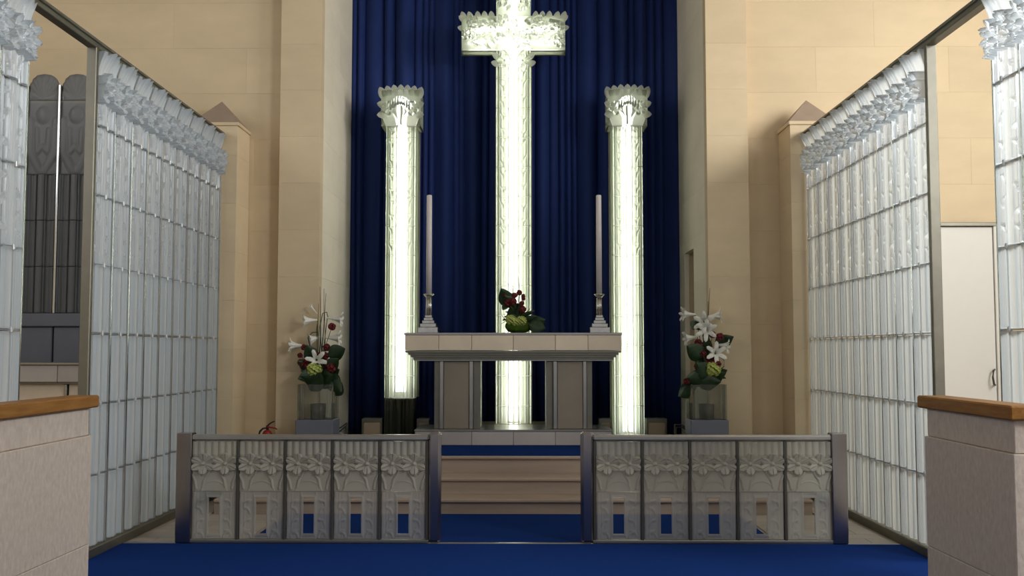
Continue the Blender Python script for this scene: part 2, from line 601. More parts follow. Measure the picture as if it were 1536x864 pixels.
# ------------------------------------------------------------------ steps, platform, carpets
steps = thing('altar_steps', (0, 9.0, 0), 'three beige stone steps leading up to the altar', 'steps')
SX = 2.66
for (y, z0, z1, ynext) in ((9.0, 0.0, 0.138, 9.32), (9.30, 0.138, 0.288, 9.69), (9.66, 0.288, PLAT, 10.4)):
    MB().box(-SX, SX, y, ynext, z0, z1 - 0.032).build('riser', 'step', steps)
    MB().bevbox(-SX, SX, y - 0.03, ynext, z1 - 0.030, z1, 0.008).build('tread', 'step', steps)
pf = struct(MB().box(-SX, SX, 10.4, PIL_Y + 0.0, 0, PLAT).box(-RX + .004, RX - .004, 10.401, CUR_Y + 0.34, 0, PLAT).build('floor_platform', 'step'))

tag(MB().bevbox(-2.92, 2.92, 1.2, 7.588, 0.001, 0.013, 0.004).build('front_carpet', 'carpet'), 'royal blue carpet across the floor in front of the glass altar rails', 'carpet')
tag(MB().bevbox(-2.0, 2.0, 7.64, 8.965, 0.001, 0.013, 0.004).build('aisle_carpet', 'carpet'), 'royal blue carpet between the altar rails and the stone steps', 'carpet')
tag(MB().bevbox(-2.0, 2.0, 9.668, 12.05, PLAT + 0.001, PLAT + 0.012, 0.004).build('platform_carpet', 'carpet'), 'strip of blue carpet on the top step before the altar', 'carpet')
tag(MB().bevbox(-2.90, 2.90, 7.59, 7.632, 0.0, 0.016, 0.003).build('edge_strip', 'steel'), 'thin metal edging strip at the front carpet, under the rails', 'edging')

# ------------------------------------------------------------------ curtain
n = 900
xs = np.linspace(-2.06, 2.06, n)
rnd = np.random.RandomState(11)
edges_ = [-2.2]
while edges_[-1] < 2.2:
    edges_.append(edges_[-1] + (rnd.uniform(0.06, 0.12) if rnd.rand() < 0.55 else rnd.uniform(0.13, 0.26)))
edges_ = np.array(edges_)
amps = rnd.uniform(0.35, 1.0, len(edges_))
skew = rnd.uniform(0.6, 1.7, len(edges_))
zz = np.array([PLAT + 0.02, 1.3, 2.4, 3.6, 4.8, 6.3])
verts = []
for j, z in enumerate(zz):
    sh = 0.03 * math.sin(0.7 * z)
    ed = edges_ + 0.012 * np.sin(edges_ * 9 + z * 0.8) * (1 - z / 8)
    k = np.clip(np.searchsorted(ed, xs) - 1, 0, len(ed) - 2)
    wd_ = ed[k + 1] - ed[k]
    f = np.clip((xs - ed[k]) / wd_, 0, 1) ** skew[k]
    y = CUR_Y + 0.05 - np.sin(math.pi * f) ** 0.8 * np.minimum(wd_ * 0.85, 0.15) * amps[k] - 0.03 * np.sin(xs * 5.1 + 0.6)
    verts += [(float(a), float(b), float(z)) for a, b in zip(xs, y)]
faces = [(j * n + i, j * n + i + 1, (j + 1) * n + i + 1, (j + 1) * n + i) for j in range(len(zz) - 1) for i in range(n - 1)]
cm = MB()
cm.add(verts, faces)
cur = cm.build('curtain', 'curtain', None, True)
so = cur.modifiers.new('thickness', 'SOLIDIFY')
so.thickness = 0.006
so.offset = 1
tag(cur, 'floor-length navy blue pleated curtain hanging behind the lit cross', 'curtain')
tag(MB().tube([(-2.0, CUR_Y, 6.36), (2.0, CUR_Y, 6.36)], 0.03, 10).build('curtain_rod', 'darkmetal', None, True), 'dark rod carrying the blue curtain behind the cross', 'curtain rod')

# ------------------------------------------------------------------ glass screens
PITCH = 0.3277
PW = 0.308
ROWZ = [0.075, 0.575, 1.075, 1.578, 2.070, 2.570, 3.075, 3.600]
xs_f = np.concatenate([np.linspace(-PW / 2, PW / 2, 61)])


def flute_fn(wd, leaves=None, ht=0.5, amp=1.0):
    def H(X, Z):
        h = 1.45 * amp * ribs((X / wd) + 0.5)
        if leaves:
            for (x, z, s, size) in leaves:
                h = np.maximum(h, 0.006 + leafstroke(X, Z, x, z, s, size))
        return h
    return H


RH = 0.488
plain_panel = relief('fluted_glass', xs_f, np.array([0, 0.012, RH - 0.012, RH]), flute_fn(PW), flute=('screen', 'flute'))
LV = [(-0.045, 0.06, -1, 0.07), (0.045, 0.14, 1, 0.07), (-0.10, 0.24, 1, 0.06), (0.10, 0.30, -1, 0.06), (-0.03, 0.36, -1, 0.07), (0.12, 0.05, -1, 0.06)]
leaf_panel = relief('leaf_glass', np.linspace(-PW / 2, PW / 2, 45), np.linspace(0, RH, 50), flute_fn(PW, LV), flute=('screen', 'flute'))
CH = 0.515


def cap_fn(X, Z):
    v = Z / CH
    u = X / PW
    # opening petals at the top, flower cluster in the middle, stems below
    f = np.clip((v - 0.58) / 0.42, 0, 1)
    flare = 0.075 * f ** 1.5
    pet = np.abs(np.cos(u * math.pi * 4.0))
    pleat = (0.050 * pet ** 0.6 + 0.012 * np.abs(np.cos(u * math.pi * 16))) * f ** 0.7
    base = 0.002 + 0.025 * np.exp(-((v - 0.55) / 0.16) ** 2)
    side = 0.6 + 0.4 * np.cos(np.clip(u, -.5, .5) * math.pi) ** 0.6
    h = (base + flare) * side + pleat * (0.6 + 0.4 * np.cos(6 * u + 1))
    for (cx, cz, r, a, ph) in ((-0.085, 0.55, 0.085, 0.075, 0.2), (0.080, 0.57, 0.085, 0.08, 0.7), (0.0, 0.44, 0.080, 0.085, 0.0),
                               (-0.115, 0.38, 0.060, 0.06, 0.5), (0.115, 0.40, 0.065, 0.065, 0.9)):
        h = np.maximum(h, 0.03 + lily_h(X, Z, cx, cz * CH, r, a, 5, ph))
    for (cx, cz, r, a) in ((-0.05, 0.50, 0.028, 0.12), (0.045, 0.52, 0.026, 0.12), (0.0, 0.40, 0.030, 0.125), (0.09, 0.42, 0.024, 0.10), (-0.10, 0.43, 0.024, 0.10)):
        d = np.hypot(X - cx, Z - cz * CH)
        h = np.maximum(h, a * np.sqrt(np.clip(1 - (d / r) ** 2, 0, 1)))
    h = np.maximum(h, 1.45 * ribs(u + 0.5) * np.clip((0.45 - v) / 0.12, 0, 1))
    for (x, z, s, size) in ((-0.05, 0.05, -1, 0.11), (0.05, 0.06, 1, 0.11), (-0.02, 0.11, 1, 0.09), (0.02, 0.02, -1, 0.08)):
        h = np.maximum(h, 0.012 + leafstroke(X, Z, x, z, s, size))
    return h


def cap_warp(X, Z):
    top = 0.945 + 0.055 * np.abs(np.cos(X / PW * math.pi * 4.0)) ** 0.7
    return X, Z * (1 + (top - 1) * np.clip((Z / CH - 0.6) / 0.4, 0, 1))


cap_panel = relief('lily_capital_glass', np.linspace(-PW / 2, PW / 2, 61), np.linspace(0, CH, 84), cap_fn, warp=cap_warp, flute=('screen2', 'flute'))
lily_tip = MB()
_n = 10
vs = []
for k in range(_n + 1):
    a = k / _n
    wdt = 0.038 * math.sin(math.pi * min(1, a * 0.80 + 0.20)) ** 0.6
    for s_, yy in ((-1, 0.0), (-0.5, -0.009), (0, -0.007), (0.5, -0.009), (1, 0.0)):
        vs.append((s_ * wdt, yy * (1 - a * 0.5) - 0.030 * a * a, 0.10 * a))
lily_tip.add(vs, [(k * 5 + q, k * 5 + q + 1, k * 5 + 6 + q, k * 5 + 5 + q) for k in range(_n) for q in range(4)])
petal_me = lily_tip.mesh('petal', True)
clip_me = MB().bevbox(-0.012, 0.012, -0.026, -0.004, -0.016, 0.020, 0.003).mesh('clip')
WL_S = 2.97
for sgn, side in ((-1, 'left'), (1, 'right')):
    sx = sgn * WL_S
    rz = math.pi / 2 if sgn < 0 else -math.pi / 2
    t = thing('glass_screen', (sx, 7.0, 0), 'tall fluted glass screen with lily capitals and doorway, on the %s of the altar' % side, 'glass screen', 'glass side screens')
    yb0, yb1 = 7.0, 9.955
    cols = [yb0 + PITCH * (k + 0.5) for k in range(9)]
    near = [6.03 - PITCH * (k + 0.5) for k in range(3)]
    for cy in cols + near:
        for r in range(7):
            me = plain_panel if r < 4 else (leaf_panel if r < 6 else cap_panel)
            new_obj('lily_panel' if r == 6 else 'glass_panel', me, 'screen2' if r == 6 else 'screen', t, (sx, cy, ROWZ[r] + 0.006), (0, 0, rz))
            if 0 < r:
                new_obj('clip', clip_me, 'clipmat', t, (sx, cy + 0.05, ROWZ[r]), (0, 0, rz))
    for k in range(1, 10):
        yy = yb0 + PITCH * k
        MB().box(*sorted((sx - sgn * .022, sx - sgn * .033)), yy - .009, yy + .009, 0.07, 3.60).build('mullion', 'mullion', t)
    for k in range(0, 4):
        yy = 6.03 - PITCH * k
        MB().box(sx - .02, sx + .02, yy - .008, yy + .008, 0.07, 3.60).build('mullion', 'mullion', t)
    for r in range(1, 7):
        MB().box(sx - .012, sx + .006, yb0, yb1, ROWZ[r] - .0035, ROWZ[r] + .0035).build('transom', 'glassbead', t)
        MB().box(sx - .010, sx + .010, 5.04, 6.03, ROWZ[r] - .0035, ROWZ[r] + .0035).build('transom', 'glassbead', t)
    MB().bevbox(sx - .035, sx + .035, 6.955, 7.0, 0.0, 3.62, 0.004).build('door_post', 'bronze', t)
    MB().bevbox(sx - .035, sx + .035, 5.0, 9.975, 3.605, 3.655, 0.004).bevbox(sx - .05, sx + .05, 5.0, 9.975, 3.640, 3.662, 0.004).build('top_rail', 'bronze', t)
    MB().bevbox(sx - .04, sx + .04, 6.955, 9.975, 0.0, 0.07, 0.006).build('bottom_rail', 'bronze', t)
    MB().bevbox(sx - .04, sx + .04, 5.0, 6.04, 0.0, 0.07, 0.006).build('bottom_rail', 'bronze', t)

# ------------------------------------------------------------------ altar rails
RP = 0.3572
RY = 7.60
UW = RP - 0.026
UH = 0.372
LH = 0.352


def rail_upper(X, Z):
    u = X / UW
    h = np.full_like(X, 0.006)
    top = np.clip((Z - 0.235) / 0.04, 0, 1)
    h = np.maximum(h, top * (0.004 + 0.016 * np.abs(np.cos(u * math.pi * 6.5)) ** 0.7))
    for s in (-1, 1):
        h = np.maximum(h, lily_h(X, Z, s * 0.083, 0.205, 0.098, 0.046, 6, math.pi / 2, 0.80))
        # trumpet bases under each flower
        h = np.maximum(h, np.where((Z < 0.20) & (Z > 0.115), 0.022 * np.sqrt(np.clip(1 - (np.abs(X - s * 0.083) / (0.018 + 0.55 * np.clip(Z - 0.115, 0, 1))) ** 2, 0, 1)), 0))
        h = np.maximum(h, stroke(X, Z, [(s * 0.010, 0.175), (s * 0.035, 0.15), (s * 0.05, 0.12), (s * 0.075, 0.085), (s * 0.085, 0.03)], 0.011, 0.018))
        h = np.maximum(h, stroke(X, Z, [(s * 0.165, 0.12), (s * 0.145, 0.075), (s * 0.135, 0.02)], 0.011, 0.018))
        h = np.maximum(h, stroke(X, Z, [(s * 0.155, 0.175), (s * 0.13, 0.14), (s * 0.115, 0.13)], 0.010, 0.014))
    rr = np.hypot(X, (Z + 0.02) * 1.05)
    h = np.maximum(h, 0.016 * np.clip(1 - np.abs(rr - 0.100) / 0.013, 0, 1))
    h = np.maximum(h, np.where(rr < 0.100, 0.011, 0))
    return h


def rail_lower(X, Z):
    u = X / UW + 0.5
    h = 0.004 + 0.22 * ribs(u) * (np.abs(X) > 0.055)
    h = np.maximum(h, np.where((np.abs(X) < 0.056) & (Z > 0.020) & (Z < 0.325), 0.009, 0))
    for s in (-1, 1):
        for (x, z) in ((0.085, 0.19), (0.075, 0.01), (0.13, 0.245), (0.125, 0.10), (0.135, 0.02)):
            h = np.maximum(h, 0.004 + 0.45 * leafstroke(X, Z, s * x, z, s if x < 0.1 else -s, 0.048))
    return h


up_me = relief('lily_rail_glass', np.linspace(-UW / 2, UW / 2, 96), np.linspace(0, UH, 104), rail_upper, 0.012)
gx = np.unique(np.concatenate([np.linspace(-UW / 2, UW / 2, 55), [-0.0415, 0.0415, -0.056, 0.056]]))
gz = np.unique(np.concatenate([np.linspace(0, LH, 55), [0.040, 0.310]]))
lo_me = relief('stem_rail_glass', gx, gz, rail_lower, 0.012, hole=lambda x, z: (np.abs(x) < 0.0415) & (z > 0.040) & (z < 0.310))
for sgn, side in ((-1, 'left'), (1, 'right')):
    t = thing('altar_rail', (sgn * 1.52, RY, 0), 'steel framed altar rail with five lily relief glass panels, %s of the steps' % side, 'altar rail', 'glass altar rails')
    xa = 0.631
    for k in range(5):
        cx = sgn * (xa + RP * (k + 0.5))
        new_obj('lily_panel', up_me, 'rail', t, (cx, RY + 0.01, 0.399))
        new_obj('slotted_panel', lo_me, 'railclear', t, (cx, RY + 0.01, 0.042))
    for k in range(0, 6):
        cx = sgn * (xa + RP * k)
        MB().bevbox(cx - .010, cx + .010, RY - .012, RY + .032, 0.035, 0.775, 0.003).build('mullion', 'darkmetal', t)
    x0, x1 = sorted((sgn * 0.615, sgn * 2.415))
    MB().bevbox(x0, x1, RY - 0.02, RY + 0.05, 0.775, 0.822, 0.014).build('top_rail', 'steel', t)
    MB().bevbox(x0, x1, RY - 0.015, RY + 0.035, 0.016, 0.040, 0.004).build('bottom_rail', 'steel', t)
    x0, x1 = sorted((sgn * 0.525, sgn * 0.625))
    MB().bevbox(x0, x1, RY - 0.025, RY + 0.075, 0.016, 0.845, 0.022).build('gate_post', 'steel_post', t)
    x0, x1 = sorted((sgn * 2.406, sgn * 2.520))
    MB().bevbox(x0, x1, RY - 0.025, RY + 0.085, 0.016, 0.835, 0.006).build('end_post', 'steel_post', t)

# ------------------------------------------------------------------ altar
AY = 10.62


def ax(px):
    return at(px, 520, AY).x


a0, a1 = ax(607), ax(932.5)
A = thing('altar', (0, AY + 0.35, PLAT), 'stone and steel altar table on two slab legs before the cross', 'altar')
zt = at(770, 499, AY).z
zs1 = at(770, 502.5, AY).z
zs0 = at(770, 525.5, AY).z
zu0 = at(770, 539.5, AY).z
zp1 = at(770, 644.5, AY).z
AD = 0.70
MB().bevbox(a0 - .004, a1 + .004, AY - .006, AY + AD + .006, zs1, zt, 0.003).build('top_plate', 'steel', A)
edges = [ax(q) for q in (607, 658, 707.5, 770, 833, 882, 932.5)]
for e0, e1 in zip(edges[:-1], edges[1:]):
    MB().bevbox(e0 + .002, e1 - .002, AY, AY + AD, zs0, zs1 - .001, 0.003).build('stone_tile', 'altar', A)
zz = zs0
for k in range(4):
    ins = 0.004 + k * 0.026
    hh = (zs0 - zu0) / 4
    MB().box(a0 + ins, a1 - ins, AY + ins, AY + AD - ins, zz - hh, zz - (0.002 if k == 0 else 0)).build('cornice_step', 'bronze', A)
    zz -= hh
MB().bevbox(a0 + 0.09, a1 - 0.09, AY + 0.075, AY + AD - .09, zu0 - 0.014, zu0, 0.003).build('lower_band', 'steel', A)
zl1 = zu0 - 0.014
LYF = AY + 0.12
for sgn in (-1, 1):
    q = (lambda p: ax(p)) if sgn < 0 else (lambda p: ax(1539.5 - p))
    x = [q(p) for p in (650, 658.5, 664.5, 703, 709.5, 720)]
    s = sorted
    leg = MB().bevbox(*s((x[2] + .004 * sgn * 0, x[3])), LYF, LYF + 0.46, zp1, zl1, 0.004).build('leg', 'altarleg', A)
    MB().bevbox(*s((x[0], x[1])), LYF + 0.02, LYF + 0.44, zp1, zl1, 0.003).build('leg_flank', 'bronze', A)
    MB().bevbox(*s((x[4], x[5])), LYF + 0.02, LYF + 0.44, zp1, zl1, 0.003).build('leg_flank', 'bronze', A)
    MB().bevbox(*s((x[1], x[2])), LYF - 0.014, LYF + 0.44, zp1, zl1, 0.006).build('steel_strip', 'steel', A)
    MB().bevbox(*s((x[3], x[4])), LYF - 0.014, LYF + 0.44, zp1, zl1, 0.006).build('steel_strip', 'steel', A)
pe = [at(p, 660, AY).x for p in (622, 658, 707.5, 770, 833, 882, 918)]
MB().bevbox(pe[0] - .006, pe[-1] + .006, AY - .004, 11.37, zp1 - 0.022, zp1, 0.004).build('plinth_band', 'steel', A)
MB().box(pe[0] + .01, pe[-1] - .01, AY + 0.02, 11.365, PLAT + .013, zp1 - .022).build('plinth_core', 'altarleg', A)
for e0, e1 in zip(pe[:-1], pe[1:]):
    MB().bevbox(e0 + .002, e1 - .002, AY, AY + 0.02, PLAT + .013, zp1 - .023, 0.003).build('plinth_tile', 'plinth', A)

# ------------------------------------------------------------------ lit glass columns and cross
CY = 11.50
SEG = 0.345


def lit_row(wd, ht, leaves, name, n=49):
    return relief(name, np.linspace(-wd / 2, wd / 2, n), np.linspace(0, ht, 40) if leaves else np.array([0, .01, ht - .01, ht]),
                  flute_fn(wd, leaves, ht, 1.25), 0.010)


def column_leaves(wd, ht, seed):
    r = random.Random(seed)
    out = []
    for lane in (-0.30, -0.12, 0.12, 0.30):
        z = r.uniform(0.0, 0.1)
        while z < ht - 0.07:
            out.append((lane * wd, z, 1 if lane > 0 else -1, 0.075))
            z += r.uniform(0.15, 0.22)
    return out


def fringe(t, pts, mat, sc=1.0):
    """petals along the rim of a capital: (x, y, z, angle from upright)"""
    for (x, y, z, a) in pts:
        new_obj('petal', petal_me, 'petal', t, (x, y, z), (0, a, 0), (sc, sc, sc))


def capital_fn(wd, ht):
    def H(X, Z):
        u, v = X / wd, Z / ht
        h = 0.02 + 0.07 * np.clip(1 - (u / 0.5) ** 2, 0, 1) * (0.4 + 0.6 * np.clip(v, 0, 1)) ** 0.5
        # crown of pleats under the rim
        d = np.hypot(X, (Z - ht * 0.70) * 1.25)
        th = np.arctan2(Z - ht * 0.70, X)
        for k in range(-4, 5):
            cxk, czk = k * 0.029, ht * 0.70 - 0.0042 * k * k
            e_ = ((X - cxk) / 0.017) ** 2 + ((Z - czk) / (0.058 - 0.004 * abs(k))) ** 2
            h = np.maximum(h, 0.075 + 0.065 * np.sqrt(np.clip(1 - e_, 0, 1)) - 0.075 * (e_ > 1))
        for s in (-1, 1):
            h = np.maximum(h, 0.045 + lily_h(X, Z, s * wd * 0.30, ht * 0.50, 0.085, 0.06, 6, 0.4))
            h = np.maximum(h, 0.06 + stroke(X, Z, [(s * 0.03, 0), (s * 0.04, ht * 0.2), (s * 0.09, ht * 0.42)], 0.02, 0.03))
        h = np.maximum(h, 0.07 + stroke(X, Z, [(0, 0), (0, ht * 0.5)], 0.03, 0.05))
        for k in range(7):
            c = (k - 3) * wd / 7
            h = h + np.clip((v - 0.84) / 0.16, 0, 1) * 0.035 * np.sqrt(np.clip(1 - ((X - c) / (wd / 15)) ** 2, 0, 1))
        return h
    return H


def lit_column(xc, w_, z_base, z_cap0, z_cap1, capw, label, dark_base):
    t = thing('glass_column', (xc, CY + 0.14, PLAT), label, 'glass column', 'lit glass columns')
    hw = w_ / 2
    dp = 0.30
    zf = z_base
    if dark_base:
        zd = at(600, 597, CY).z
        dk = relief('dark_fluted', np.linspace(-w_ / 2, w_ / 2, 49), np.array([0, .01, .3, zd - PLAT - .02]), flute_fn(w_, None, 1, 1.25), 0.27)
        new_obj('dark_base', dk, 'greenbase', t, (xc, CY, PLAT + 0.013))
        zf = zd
    # glass segments counted from the joint seen at pixel row 609
    zj = at(600, 609, CY).z
    joints = [zf]
    z = zj - SEG
    while z < z_cap0 - 0.10:
        if z > zf + 0.06:
            joints.append(z)
        z += SEG
    joints.append(z_cap0)
    for k, (za, zb) in enumerate(zip(joints[:-1], joints[1:])):
        h = zb - za - 0.004
        lv = column_leaves(w_, h, k) if za > at(600, 400, CY).z else None
        me = lit_row(w_, h, lv, 'column_glass_panel')
        new_obj('glass_panel', me, 'lit', t, (xc, CY, za + 0.002))
    for s in (-1, 1):
        b = MB()
        for q in range(5):
            y0 = CY + 0.012 + q * 0.055
            b.box(*sorted((xc + s * hw, xc + s * (hw - 0.010 - 0.006 * (q % 2)))), y0, y0 + 0.053, zf, z_cap0)
        b.build('side_glass', 'lit', t)
        MB().box(*sorted((xc + s * (hw + .022), xc + s * (hw - .012))), CY + 0.288, CY + 0.31, zf, z_cap0).build('edge_strip', 'bronze', t)
    MB().box(xc - hw + .012, xc + hw - .012, CY + 0.286, CY + 0.30, zf, z_cap1 - .02).build('reflector', 'white', t)
    for dx in (-0.026, 0.026):
        MB().tube([(xc + dx, CY + 0.115, zf + 0.07), (xc + dx, CY + 0.115, z_cap1 - 0.06)], 0.017, 10).build('lamp_tube', 'tube', t)
    # capital
    ch = z_cap1 - z_cap0
    cw = capw
    cm_ = relief('capital_glass', np.linspace(-cw / 2, cw / 2, 56), np.linspace(0, ch, 56), capital_fn(cw, ch), 0.012,
                 warp=lambda X, Z: (X * (0.74 + 0.26 * np.clip(Z / ch / 0.42, 0, 1) ** 0.8), Z))
    cf = new_obj('capital_front', cm_, 'litcap', t, (xc, CY - 0.035, z_cap0))
    for s in (-1, 1):
        MB().bevbox(*sorted((xc + s * cw / 2, xc + s * (cw / 2 - .012))), CY - 0.02, CY + 0.27, z_cap0, z_cap1, 0.003).build('capital_side', 'litcap', t)
        MB().bevbox(*sorted((xc + s * cw / 2, xc + s * (hw + .002))), CY - 0.02, CY + 0.27, z_cap0 - .0, z_cap0 + .012, 0.003).build('capital_base', 'litcap', t)
    MB().box(xc - cw / 2, xc + cw / 2, CY + 0.27, CY + 0.29, z_cap0, z_cap1 - .02).build('capital_back', 'bronze', t)
    pts = []
    for k in range(7):
        u = (k - 3) / 3
        pts.append((xc + u * (cw / 2 - 0.035), CY - 0.03, z_cap1 - 0.050 - 0.02 * u * u, u * 0.40))
    for s in (-1, 1):
        for k, zz_ in enumerate((0.36, 0.58, 0.80)):
            pts.append((xc + s * (cw / 2 - 0.085), CY - 0.05, z_cap0 + ch * zz_, s * (1.75 - 0.38 * k)))
    fringe(cf, pts, 'litcap', 1.3)
    for s in (-1, 1):
        x0, x1 = sorted((xc + s * (hw + .022), xc + s * (hw + .022 + 0.24)))
        if s * xc < 0:
            x0, x1 = sorted((xc + s * (hw + .022), s * 0 + xc + s * (hw + .022 + 0.15)))
        zb0, zb1 = PLAT + .013, at(560, 628, CY).z
        MB().bevbox(x0, x1, CY + 0.03, CY + 0.24, zb0, zb1, 0.006).build('base_block', 'bronze', t)
        MB().bevbox(x0 + .025, x1 - .025, CY + 0.018, CY + 0.032, zb0 + .0, zb1 - .045, 0.012).build('base_inset', 'cream', t)
    return t


cl0 = at(600, 191, CY).z
cl1 = at(600, 139, CY).z
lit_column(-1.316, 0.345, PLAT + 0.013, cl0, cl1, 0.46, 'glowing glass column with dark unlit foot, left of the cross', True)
lit_column(1.316, 0.345, PLAT + 0.013, cl0, cl1, 0.46, 'glowing glass column lit right down to its foot, right of the cross', False)

# cross
XC = at(770.3, 400, CY).x
T = thing('glass_cross', (XC, CY + 0.14, zp1), 'tall illuminated glass cross with lily relief behind the altar', 'cross')
sw = 0.405
shw = sw / 2
zb = zp1 + 0.001
MB().bevbox(XC - 0.62, XC + 0.62, 11.375, 11.90, PLAT + .013, zp1, 0.004).build('plinth', 'altarleg', T)
za0, za1 = at(770, 76, CY).z, at(770, 25, CY).z
ztop = za1 + 0.62
aw0, aw1 = at(693, 52, CY).x, at(847, 52, CY).x
zj = at(600, 609, CY).z
joints = [zb]
z = zj
while z < za0 - 0.12:
    joints.append(z)
    z += SEG
joints.append(za0 - 0.20)
joints.append(za0)
for k, (q0, q1) in enumerate(zip(joints[:-1], joints[1:])):
    h = q1 - q0 - 0.004
    if k == len(joints) - 2:
        def HB(X, Z, h=h):
            r_ = 1.2 * ribs(X / sw + 0.5)
            for s in (-1, 1):
                r_ = np.maximum(r_, 0.02 + lily_h(X, Z, s * 0.115, 0.07, 0.08, 0.045, 6, 0.5))
                r_ = np.maximum(r_, 0.01 + stroke(X, Z, [(s * 0.02, 0), (s * 0.05, 0.09), (s * 0.12, 0.19)], 0.022, 0.035))
            return np.maximum(r_, 0.01 + stroke(X, Z, [(0, 0), (0, 0.2)], 0.03, 0.04))
        me = relief('cross_lily_panel', np.linspace(-sw / 2, sw / 2, 56), np.linspace(0, h, 40), HB, 0.010)
    else:
        me = lit_row(sw, h, column_leaves(sw, h, 40 + k) if q0 > at(770, 400, CY).z else None, 'cross_glass_panel')
    new_obj('glass_panel', me, 'lit', T, (XC, CY, q0 + 0.002))


def arm_fn(wd, ht, seed):
    r = random.Random(seed)
    fl = [(r.uniform(-.44, .44) * wd, r.uniform(.2, .8) * ht, r.uniform(.06, .10), r.uniform(0, 1)) for _ in range(9)]
    lines = []
    for _ in range(9):
        x, z = r.uniform(-.45, .45) * wd, r.uniform(0.1, 0.9) * ht
        p = [(x, z)]
        an = r.uniform(-0.8, 0.8)
        for _k in range(4):
            x += 0.06 * math.cos(an)
            z += 0.06 * math.sin(an)
            an += r.uniform(-0.7, 0.7)
            p.append((x, z))
        lines.append(p)

    def H(X, Z):
        h = 0.012 + 0.035 * np.sqrt(np.clip(1 - ((Z / ht - 0.5) / 0.5) ** 2, 0, 1))
        for (cx, cz, rr, ph_) in fl:
            h = np.maximum(h, 0.030 + lily_h(X, Z, cx, cz, rr, 0.085, 6, ph_))
        for p in lines:
            h = np.maximum(h, 0.035 + stroke(X, Z, p, 0.024, 0.060))
        return h
    return H


ah = za1 - za0
aw = aw1 - aw0
axc = (aw0 + aw1) / 2
for k, (x0, x1) in enumerate(((aw0, XC - shw), (XC - shw, XC + shw), (XC + shw, aw1))):
    me = relief('arm_glass', np.linspace(-(x1 - x0) / 2 + .001, (x1 - x0) / 2 - .001, 60), np.linspace(0, ah - .004, 60), arm_fn(x1 - x0, ah, 61 + k), 0.010)
    new_obj('arm_panel', me, 'litcap', T, ((x0 + x1) / 2, CY - 0.01, za0 + .002))
me = relief('head_glass', np.linspace(-shw, shw, 60), np.linspace(0, ztop - za1, 60), arm_fn(sw, ztop - za1, 91), 0.010)
new_obj('head_panel', me, 'lit', T, (XC, CY, za1 + .002))
# casing behind the glass
for s in (-1, 1):
    b = MB()
    for q in range(5):
        y0 = CY + 0.012 + q * 0.055
        b.box(*sorted((XC + s * shw, XC + s * (shw - 0.010 - 0.006 * (q % 2)))), y0, y0 + 0.053, zb, za0)
        b.box(*sorted((XC + s * shw, XC + s * (shw - 0.010 - 0.006 * (q % 2)))), y0, y0 + 0.053, za1, ztop)
    b.build('side_glass', 'lit', T)
    MB().box(*sorted((XC + s * (shw + .016), XC + s * (shw - .014))), CY + 0.286, CY + 0.31, zb, za0 - .001).build('edge_strip', 'bronze', T)
    x0, x1 = sorted((axc + s * aw / 2, XC + s * (shw - .001)))
    MB().bevbox(x0, x1, CY + 0.004, CY + 0.13, za0 - 0.014, za0 + 0.001, 0.003).build('arm_underside', 'litcap', T)
    MB().bevbox(x0, x1, CY + 0.004, CY + 0.13, za1 - 0.001, za1 + 0.012, 0.003).build('arm_top', 'litcap', T)
    xe = axc + s * aw / 2
    MB().bevbox(xe - .007, xe + .007, CY + 0.004, CY + 0.13, za0 - 0.014, za1, 0.003).build('arm_end', 'litcap', T)
for (x0, x1) in ((aw0 - .012, XC - shw - .001), (XC + shw + .001, aw1 + .012)):
    MB().bevbox(x0, x1, CY + 0.131, CY + 0.155, za0 - 0.020, za1 + 0.014, 0.004).build('arm_back', 'bronze', T)
    MB().box(max(x0, aw0 + .01), min(x1, aw1 - .01), CY + 0.120, CY + 0.130, za0 + .004, za1 - .004).build('arm_reflector', 'white', T)
MB().box(XC - shw + .015, XC + shw - .015, CY + 0.275, CY + 0.289, zb, ztop).build('reflector', 'white', T)
for dx in (-0.024, 0.024):
    MB().tube([(XC + dx, CY + 0.12, zb + 0.02), (XC + dx, CY + 0.12, za0 + 0.16)], 0.018, 10).build('lamp_tube', 'tube', T)
    MB().tube([(XC + dx, CY + 0.12, za1 - 0.14), (XC + dx, CY + 0.12, ztop - 0.08)], 0.018, 10).build('lamp_tube', 'tube', T)
for s in (-1, 1):
    for dz in (-0.085, 0.065):
        MB().tube([(XC + s * 0.07, CY + 0.085, (za0 + za1) / 2 + dz), (axc + s * (aw / 2 - .07), CY + 0.085, (za0 + za1) / 2 + dz)], 0.014, 10).build('lamp_tube', 'tube', T)
pts = []
for s in (-1, 1):
    for k in range(5):
        pts.append((XC + s * (shw + 0.05 + k * (aw / 2 - shw - 0.08) / 4), CY - 0.03, za1 - 0.050, s * (0.1 if k < 3 else 0.35)))
    for k, q in enumerate((0.62, 0.85)):
        pts.append((axc + s * (aw / 2 - 0.05), CY - 0.035, za0 + ah * q, s * (1.5 - 0.45 * k)))
    for k in range(2):
        pts.append((XC + s * (shw - 0.04), CY - 0.03, za0 - 0.10 - 0.07 * k, s * (1.0 + 0.4 * k)))
fringe(T, pts, 'litcap', 1.0)

# ------------------------------------------------------------------ candlesticks and candles
KY = 10.90


